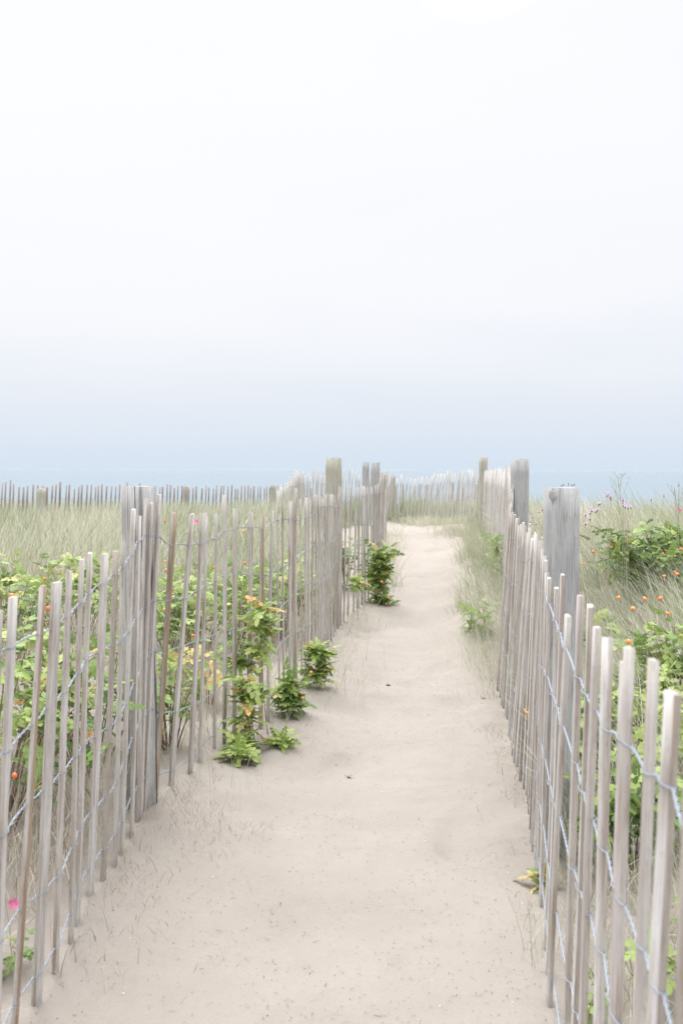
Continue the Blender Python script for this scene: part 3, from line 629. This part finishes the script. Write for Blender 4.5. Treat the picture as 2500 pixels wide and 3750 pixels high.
def rose_bush(label, x, y, rx, ry, h, canes=22, per=9, size=(.07, .11), hips=(), flowers=(), rand_hips=0, m_='leaf', tone=(0.0, .85), z=None, aut=.03, lean=(0, 0), keep=None, name='rose_bush', group='rose shrubs on the dune', z_lo=.40, ball=False):
    if not ball: canes = max(5, int(canes * .66))
    gz = g1(x, y) if z is None else z
    root = empty(name, (x, y, gz)); tag(root, label, 'shrub', group)
    ms, mf = MB(), MB(); pos = []; dirs = []; rn = []; tips = []; mains = []
    for c in range(canes):
        a = rng.uniform(0, 6.28); q = math.sqrt(rng.random()); tx, ty = q * math.cos(a) * rx + lean[0], q * math.sin(a) * ry + lean[1]
        tz = h * (z_lo + (1 - z_lo) * math.sqrt(max(0, 1 - .8 * q * q))) * rng.uniform(.72, 1.05)
        if ball:
            tz = h * rng.uniform(.0, 1.0); wob = .35 * math.sin(3.1 * tz / h + x * 7) + .25 * rng.normal(); tx += rx * wob; ty += -abs(wob) * ry * .3
        T = np.array([x + tx, y + ty, g1(x + tx, y + ty) * .5 + gz * .5 + tz if z is None else gz + tz])
        B0 = np.array([x + tx * .2, y + ty * .2, gz - .02])
        if ball and c == 0: T[:2] = x, y; T[2] = gz + h * .9; B0 = np.array([x + .03, y + .13, g1(x + .03, y + .13) - .02])
        if ball and c > 0:
            cand = mains[int(rng.integers(len(mains)))]; B0 = cand[int(np.argmin(np.abs(cand[:, 2] - (T[2] - .5 * abs(T[0] - x) - .03))))]
        mid = (B0 + T) / 2 + np.array([-tx * .15, -ty * .15, (.04 if ball else .12) * h]) + rng.normal(0, .02, 3)
        u = np.linspace(0, 1, 8)[:, None]; C = (1-u)**2 * B0 + 2*u*(1-u) * mid + u*u * T
        if keep is not None and not keep(T[0], T[1]): continue
        if ball and c < 3: mains.append(C)
        tube(ms, C, np.linspace(.0026 if ball else .0045, .0012, 8), 4); tips.append(T); tone_c = rng.uniform(*tone)
        for k in range(per):
            f = 1 - (k / per)**1.2 * (.32 if ball else .62); p = (1-f)**2 * B0 + 2*f*(1-f) * mid + f*f * T
            az = k * 2.4 + a; el = rng.uniform(-.25, .7) + (.5 if k < 2 else 0)
            pos.append(p); dirs.append((math.cos(az) * math.cos(el), math.sin(az) * math.cos(el), math.sin(el)))
            rn.append(rng.uniform(.93, 1) if rng.random() < aut else np.clip(tone_c + rng.normal(0, .10) + .12 * (f - .7), 0, .86))
    pos = np.array(pos); dirs = np.array(dirs); rn = np.array(rn); sz = rng.uniform(size[0], size[1], len(pos)) * np.where(rng.random(len(pos)) < .3, .72, 1.05)
    if keep is not None:
        kk = np.array([keep(p[0], p[1]) for p in pos]); pos, dirs, rn, sz = pos[kk], dirs[kk], rn[kk], sz[kk]
    put_leaves(mf, pos, dirs, sz, rn)
    ms.build('stem', M['stem'], root, origin=root.location); mf.build('foliage', M[m_], root, origin=root.location)
    for hp in hips: hip(root, P(*hp))
    for fl in flowers: flower(root, P(*fl))
    for k in range(rand_hips):
        T = tips[int(rng.integers(len(tips)))]; hip(root, T + rng.normal(0, .03, 3) + np.array([0, -.03, .03]))
    return root
def at(px, py, d): p = P(px, py, d); return p.x, p.y
kl = lambda x, y: x < lf(y) - .03
kr = lambda x, y: x > rf(y) + .05
# left of the path, near to far
x, y = at(0, 2500, 3.9); rose_bush('dense green rose shrub at the left edge behind the nearest pickets', x - .05, y, .55, .7, .80, 44, 9, hips=[(150, 2350, 3.6), (52, 2345, 3.5), (178, 2228, 3.8), (55, 2840, 3.2), (46, 2180, 4.0)], keep=kl, aut=.06)
x, y = at(330, 2650, 4.6); rose_bush('green rose shrub behind the near left fence, left of the cracked post', x, y, .40, .6, .62, 30, 9, hips=[(290, 2445, 4.4), (296, 2504, 4.4)], keep=kl, aut=.06)
x, y = at(40, 2050, 6.8); rose_bush('dark green rose shrub at the left edge under the tall grass', x, y, .5, .6, .62, 30, 9, hips=[(165, 2120, 6.3), (41, 2176, 6.0), (75, 2170, 6.0)], m_='leaf')
x, y = at(300, 2000, 7.6); rose_bush('light green rose shrub left of the cracked post with a red hip', x, y, .75, .6, .62, 46, 9, hips=[(221, 2026, 7.1), (415, 2050, 7.2)], tone=(.35, .9))
x, y = at(650, 2150, 6.6); rose_bush('rose shrub just right of the cracked post with several orange hips', x, y, .34, .5, .62, 26, 9, hips=[(605, 1908, 6.4), (602, 1984, 6.3), (604, 2056, 6.3), (609, 2086, 6.3), (602, 2233, 5.2)], tone=(.2, .9), keep=kl)
x, y = at(735, 2050, 7.3); rose_bush('rose shrub with a bright pink flower behind the left fence', x, y, .4, .5, .60, 26, 9, hips=[(779, 1975, 6.9), (783, 2078, 6.8)], flowers=[(718, 1912, 6.95)], tone=(.2, .9), keep=kl)
x, y = at(870, 2050, 7.7); rose_bush('rose shrub behind the brown topped picket of the left fence', x, y, .42, .5, .70, 30, 9, hips=[(891, 1946, 7.4), (897, 2062, 7.3)], tone=(.3, .9), keep=kl)
x, y = at(1015, 2050, 8.2); rose_bush('rose shrub behind the middle of the left fence below the far grass', x, y, .42, .5, .66, 30, 9, hips=[(1058, 2138, 7.9)], tone=(.25, .85), keep=kl)
x, y = at(620, 2650, 5.0); rose_bush('low green rose shrub at the foot of the left fence beside the cracked post', x, y, .24, .3, .45, 18, 8, hips=[(707, 2328, 4.9)], tone=(.3, .85), keep=kl)
x, y = at(760, 2560, 5.9); rose_bush('small rose shrub with rusty dead leaves behind the left fence', x, y, .22, .25, .34, 12, 7, tone=(.4, .9), keep=kl, aut=.6)
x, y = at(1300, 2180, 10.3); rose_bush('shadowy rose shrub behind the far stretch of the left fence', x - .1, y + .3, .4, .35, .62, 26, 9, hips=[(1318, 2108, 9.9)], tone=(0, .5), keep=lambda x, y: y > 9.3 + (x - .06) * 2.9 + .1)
# sprigs pushing through the left fence
def sprig(label, px, py, d, wpx, hpx, canes, per, hips=(), tone=(.3, .85), aut=.04, zlift=None, size=(.06, .095), **k):
    p = P(px, py + hpx / 2, d); w_ = wpx / 2 / F * d; h_ = hpx / F * d
    return rose_bush(label, p.x, p.y, max(.02, w_ / 2 - .055) * 1.1, max(.02, w_ / 2 - .055), max(.04, h_ - .09), canes, per, size, ball=True, hips=hips, tone=tone, aut=aut, z=(p.z + .03 if zlift else None), name='rose_sprig', group='rose sprigs pushing through the fences', **k)
sprig('tall yellow green rose sprig pushing high through the left fence', 955, 2330, 5.30, 120, 300, 9, 9, tone=(.6, .92), aut=.10, zlift=1)
sprig('dark green rose sprig beside the tall yellow green one in the left fence', 890, 2370, 5.45, 80, 180, 6, 7, tone=(.1, .5), zlift=1)
sprig('drooping rose sprig with orange tinged leaves in the left fence', 905, 2560, 5.15, 190, 260, 10, 8, tone=(.55, .92), aut=.12, zlift=1)
sprig('bushy rose shoot at the fence foot beside a pale bloom', 1055, 2570, 5.75, 125, 190, 12, 9, hips=[(1108, 2556, 5.55)], tone=(.15, .6))
sprig('bushy rose shoot with one hip, leaning out of the left fence on to the sand', 1158, 2435, 6.35, 120, 210, 13, 9, hips=[(1139, 2461, 6.15)], tone=(.3, .8))
sprig('rose sprig creeping over the sand at the foot of the left fence', 872, 2720, 5.05, 130, 110, 8, 8, tone=(.2, .6))
sprig('small bright green rose sprig lying lowest on the sand', 880, 2795, 4.80, 90, 120, 5, 8, tone=(.65, .9))
sprig('thin rose sprig arching on to the sand right of the creeping ones', 1030, 2700, 5.15, 90, 80, 4, 6, tone=(.5, .85))
sprig('tall leafy rose shoot with orange hips where the left fence turns away', 1398, 2140, 9.75, 185, 250, 44, 9, hips=[(1397, 2130, 9.45), (1420, 2222, 9.4), (1425, 2191, 9.45)], tone=(.3, .85), size=(.06, .09))
sprig('small rose sprig leaning over the pickets beside the wormwood', 1300, 2135, 9.0, 60, 70, 5, 7, tone=(.5, .85), zlift=1)
sprig('tiny sprig of green and dead orange leaves poking through the right fence foot', 1972, 3225, 3.55, 75, 150, 4, 5, tone=(.2, .5), aut=.6, size=(.04, .06))
# right side of the path, path edge shrub
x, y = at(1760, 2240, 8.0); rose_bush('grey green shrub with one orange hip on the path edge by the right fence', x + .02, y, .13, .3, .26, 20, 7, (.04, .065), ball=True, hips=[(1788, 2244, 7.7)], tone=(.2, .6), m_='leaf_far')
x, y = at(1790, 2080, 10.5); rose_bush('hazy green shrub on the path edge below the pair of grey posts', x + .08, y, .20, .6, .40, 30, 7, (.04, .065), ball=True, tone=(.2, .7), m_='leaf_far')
# right dune
x, y = at(2400, 1990, 8.2); rose_bush('wide green rose shrub in the grass at the upper right', x, y, .66, .5, .60, 105, 10, hips=[(2490, 2010, 7.9), (2425, 2028, 7.7)], flowers=[(2483, 1868, 8.0)], tone=(0, .6))
x, y = at(2150, 1990, 6.8); rose_bush('small rose shrub just right of the big near right post', x + .05, y, .28, .4, .42, 18, 8, hips=[(2170, 2020, 6.5), (2190, 2032, 6.5), (2135, 2065, 6.3)], tone=(.2, .8))
x, y = at(2490, 2200, 5.2); rose_bush('rose shrub with bright orange hips at the right edge', x, y, .38, .4, .50, 36, 9, hips=[(2477, 2102, 4.9), (2430, 2110, 4.9), (2492, 2010, 4.9), (2415, 2192, 4.7), (2470, 2095, 5.0)], tone=(.3, .8))
x, y = at(2280, 2300, 4.6); rose_bush('low rose shrub with a row of orange hips above the near slats', x, y, .52, .45, .44, 62, 9, hips=[(2262, 2188, 4.5), (2360, 2193, 4.5), (2316, 2229, 4.4), (2443, 2246, 4.3)], tone=(.4, .9), keep=kr)
x, y = at(2330, 2520, 3.7); rose_bush('bright green rose shrub with a single big hip behind the near right slats', x, y, .26, .3, .33, 24, 9, hips=[(2300, 2350, 3.45)], tone=(.25, .75), keep=kr, aut=.0)
x, y = at(2460, 2750, 2.75); rose_bush('low rose shrub at the right edge behind the two nearest slats', x + .15, y, .2, .22, .22, 14, 8, tone=(.3, .8), keep=kr)
x, y = at(2445, 3550, 2.05); rose_bush('small rose seedling on the sand at the lower right corner', x + .06, y, .06, .08, .12, 5, 6, (.04, .06), tone=(.4, .8), keep=kr)
x, y = at(2150, 3300, 2.6); rose_bush('small rose seedling behind the middle slats of the right fence', x + .02, y + .1, .08, .1, .13, 5, 6, (.04, .06), tone=(.2, .6), keep=kr)
x, y = at(45, 3320, 2.95); rose_bush('low pink flowered rose seedling behind the leftmost pickets', x - .02, y, .06, .08, .09, 3, 5, (.03, .05), flowers=[(50, 3312, 3.25)], tone=(.2, .6), keep=kl)

# wormwood: pale upright feathery spikes
def wormwood(label, px, py, d, n, h, spread):
    x, y = at(px, py, d); root = empty('wormwood_plant', (x, y, g1(x, y))); tag(root, label, 'plant', 'pale wormwood plants')
    ms, mf = MB(), MB()
    for k in range(n):
        a = rng.uniform(0, 6.28); q = rng.random() * spread; l = h * rng.uniform(.7, 1.1)
        b0 = np.array([x + .3*q*math.cos(a), y + .3*q*math.sin(a), g1(x, y) - .01]); T = b0 + np.array([q*math.cos(a), q*math.sin(a), l]); u = np.linspace(0, 1, 9)[:, None]
        mid = (b0 + T) / 2 - np.array([q*.25*math.cos(a), q*.25*math.sin(a), -.02]); C = (1-u)**2*b0 + 2*u*(1-u)*mid + u*u*T
        tube(ms, C, np.linspace(.003, .001, 9), 4)
        m_ = 90; f = rng.uniform(.3, 1, m_); pts = np.stack([np.interp(f, u[:, 0], C[:, q_]) for q_ in range(3)], 1)
        for p in pts:
            az = rng.uniform(0, 6.28); el = rng.uniform(.1, 1.1); s_ = rng.uniform(.012, .028)
            D = np.array([math.cos(az)*math.cos(el), math.sin(az)*math.cos(el), math.sin(el)]) * s_; S = np.cross(D, [0, 0, 1.]); S = S / (np.linalg.norm(S) + 1e-9) * .0035
            mf.add([p, p + D*.5 - S, p + D, p + D*.5 + S], [quads(0, 1, 2, 3)], rng.random())
    ms.build('stem', M['stem'], root, origin=root.location); mf.build('foliage', M['worm'], root, origin=root.location); return root
wormwood('pale wormwood plant left of the cracked post with tall feathery spikes', 215, 2250, 5.9, 11, .62, .26)
wormwood('pale wormwood plant at the far left leaning out of the grass', 90, 2230, 5.7, 8, .55, .24)
wormwood('pale wormwood plant sticking through the left fence beneath the squarest middle post', 1190, 2330, 8.0, 7, .55, .14)
wormwood('low pale wormwood plant behind the left fence near ground', 640, 2480, 5.6, 6, .40, .18)

# knapweed: thin branching stems with small lilac heads
def knapweed(label, heads, d, dark=False, name='knapweed_plant'):
    c = P(sum(h[0] for h in heads) / len(heads), heads[0][1], d); root = empty(name, (c.x, c.y, g1(c.x, c.y))); tag(root, label, 'flower', 'lilac knapweed in the right hand grass')
    ms = MB(); b0 = np.array(root.location) - [0, 0, .01]
    for (hx, hy) in heads:
        T = np.array(P(hx, hy, d + rng.uniform(-.1, .1))); mid = (b0 * .4 + T * .6); mid[0] = b0[0] * .7 + T[0] * .3; u = np.linspace(0, 1, 7)[:, None]
        C = (1-u)**2*b0 + 2*u*(1-u)*mid + u*u*T; tube(ms, C, np.linspace(.002, .001, 7), 4)
        mh = MB(); V, Q = sphere((0, 0, -.006), .006, 1.2, 8, 5); mh.add(V, [Q], .4, 1)
        if not dark:
            for k in range(14):
                a = k * .449; r_ = .021 * rng.uniform(.8, 1.2); e = rng.uniform(.1, .9)
                D = np.array([math.cos(a)*math.cos(e), math.sin(a)*math.cos(e), math.sin(e)]) * r_; S = np.array([-math.sin(a), math.cos(a), 0]) * .003
                mh.add([D*.1, D*.7 - S, D*1.15, D*.7 + S], [quads(0, 1, 2, 3)], rng.random(), 0)
        o = mh.build('flower_head', [M['lilac'], M['stem']], root); o.location = Vector(T) - root.location
    ms.build('stem', M['dry'] if dark else M['grass'], root, origin=root.location)
for lb, hs, d in [('lilac knapweed cluster right of the near right post, uppermost on the dune', [(2220, 1814), (2232, 1820), (2236, 1826), (2225, 1808)], 7.6),
                  ('lone upright lilac knapweed head beside the lilac row', [(2280, 1830), (2278, 1842)], 7.8),
                  ('lilac knapweed with a short row of heads above the wide rose shrub', [(2279, 1850), (2288, 1855), (2300, 1853), (2308, 1858), (2298, 1860)], 7.3),
                  ('small lilac knapweed between the post and the lilac cluster', [(2195, 1843), (2190, 1846)], 7.5),
                  ('lilac knapweed pair close beside the near right post', [(2186, 1867), (2180, 1872), (2160, 1878), (2165, 1870)], 7.0),
                  ('low lilac knapweed beside the near right post', [(2116, 1871), (2142, 1885)], 7.0),
                  ('lilac knapweed halfway down beside the near right post', [(2159, 1899), (2143, 1918)], 6.8),
                  ('pale lilac knapweed high in the grass at the right', [(2429, 1814), (2383, 1828)], 8.5),
                  ('pink lilac knapweed between the two right hand posts', [(1985, 1866), (1990, 1864), (1972, 1875)], 9.5),
                  ('lilac knapweed low between the two right hand posts', [(1962, 1917), (1940, 1912), (1948, 1893)], 9.0)]:
    knapweed(lb, hs, d)
knapweed('dark seed heads peeping over the near right post', [(2062, 1772), (2080, 1770), (2093, 1774), (2101, 1772), (2055, 1776)], 8.0, True, 'knapweed_plant')
# bare branching stalks against the sea
def stalk(label, px, ytop, ybot, d, n, spread, hz=1):
    p = P(px, ytop, d); gz = g1(p.x, p.y); root = empty('seed_stalk', (p.x, p.y, gz)); tag(root, label, 'plant', 'bare seed stalks against the sea')
    ms = MB(); h = p.z - gz; b0 = np.array([p.x, p.y, gz]); tube(ms, [b0 - [0, 0, .02], b0 + [.01, 0, h*.5], b0 + [0, 0, h]], [.003, .0022, .0012], 4)
    for k in range(n):
        f = rng.uniform(.55, .95); a = rng.uniform(0, 6.28); s_ = spread * rng.uniform(.5, 1); q = b0 + [0, 0, h*f]; e = q + [math.cos(a)*s_, math.sin(a)*s_, (1.02 - f)*h*.8]
        tube(ms, [q, (q+e)/2 + [0, 0, -.01], e], [.0016, .0013, .001], 3)
        for z_ in range(4):
            pp = q + (e - q) * rng.uniform(.4, 1); V, Q = sphere(pp + rng.normal(0, .006, 3), .0035, 1.3, 5, 4); ms.add(V, [Q])
    ms.build('stem', M['grass'], root, origin=root.location)
stalk('tall bare branching stalk standing above the right hand grass', 2270, 1730, 1800, 8.6, 9, .09)
stalk('bushy bare stalks at the right edge above the grass', 2482, 1765, 1800, 8.0, 12, .10)
stalk('dark bare twig above the grass right of the cracked post', 712, 1842, 1900, 7.4, 5, .05)
# a few thin plumes
mb = MB()
for (px, yt, d) in [(456, 1728, 7), (500, 1730, 7.5), (420, 1748, 7.4), (555, 1745, 7.8), (648, 1762, 8), (345, 1770, 8.2), (45, 1755, 8.5), (300, 1768, 9)]:
    p = P(px, yt, d); gz = g1(p.x, p.y); h = p.z - gz
    blades(mb, np.array([p.x + .04]), np.array([p.y]), np.array([h * 1.01]), np.array([math.pi]), np.array([.10]), np.array([.004]), np.array([.7]), segs=5)
tag(mb.build('grass_plumes', M['grass']), 'a few tall grass stalks reaching above the seaward fence', kind='stuff')
# loose dead leaves lying on the sand
def dead_leaf(label, px, py, d, s=.016):
    p = P(px, py, d); z = g1(p.x, p.y); mb = MB(); lv, lfc = leaflet(); v = lv * np.array([s*2, s*2.2, s*4]); v[:, 2] += np.abs(v[:, 1]) * .6 + .003
    a = rng.uniform(0, 6.28); v = np.stack([v[:, 0]*math.cos(a)-v[:, 1]*math.sin(a), v[:, 0]*math.sin(a)+v[:, 1]*math.cos(a), v[:, 2]], 1) + [p.x, p.y, z]
    mb.add(v, lfc, .32); o = mb.build('dead_leaf', M['litter'], origin=(p.x, p.y, z)); tag(o, label, 'leaf', 'dead leaves on the sand')
dead_leaf('curled brown leaf lying in the middle of the path left of the centre line', 1285, 2746, 4.9)
dead_leaf('orange shell like leaf near the right fence on the sand', 1768, 2545, 6.4, .02)
dead_leaf('orange dead leaves at the path edge below the grass on the right', 1712, 2115, 11.3, .05)
dead_leaf('pale brown leaf on the sand halfway up the path', 1431, 2498, 6.8, .02)

# sea haze: one closed box of thin even air
HAZE = 6e-5
m = bpy.data.materials.new('sea_haze'); m.use_nodes = True; t = m.node_tree; t.nodes.clear()
o = nd(t, 'ShaderNodeOutputMaterial'); pv = nd(t, 'ShaderNodeVolumePrincipled'); pv.inputs['Color'].default_value = (.63, .715, .825, 1); pv.inputs['Density'].default_value = HAZE
t.links.new(pv.outputs[0], o.inputs['Volume'])
mb = MB(); a, b_, c, d, e, f = -31000, 31000, -200, 51000, -6.4, 4.0
mb.add([(a, c, e), (b_, c, e), (b_, d, e), (a, d, e), (a, c, f), (b_, c, f), (b_, d, f), (a, d, f)], [quads(0, 3, 2, 1, 4, 5, 6, 7, 0, 1, 5, 4, 1, 2, 6, 5, 2, 3, 7, 6, 3, 0, 4, 7)])
tag(mb.build('haze', m), 'thin pale haze over the sea', kind='stuff')
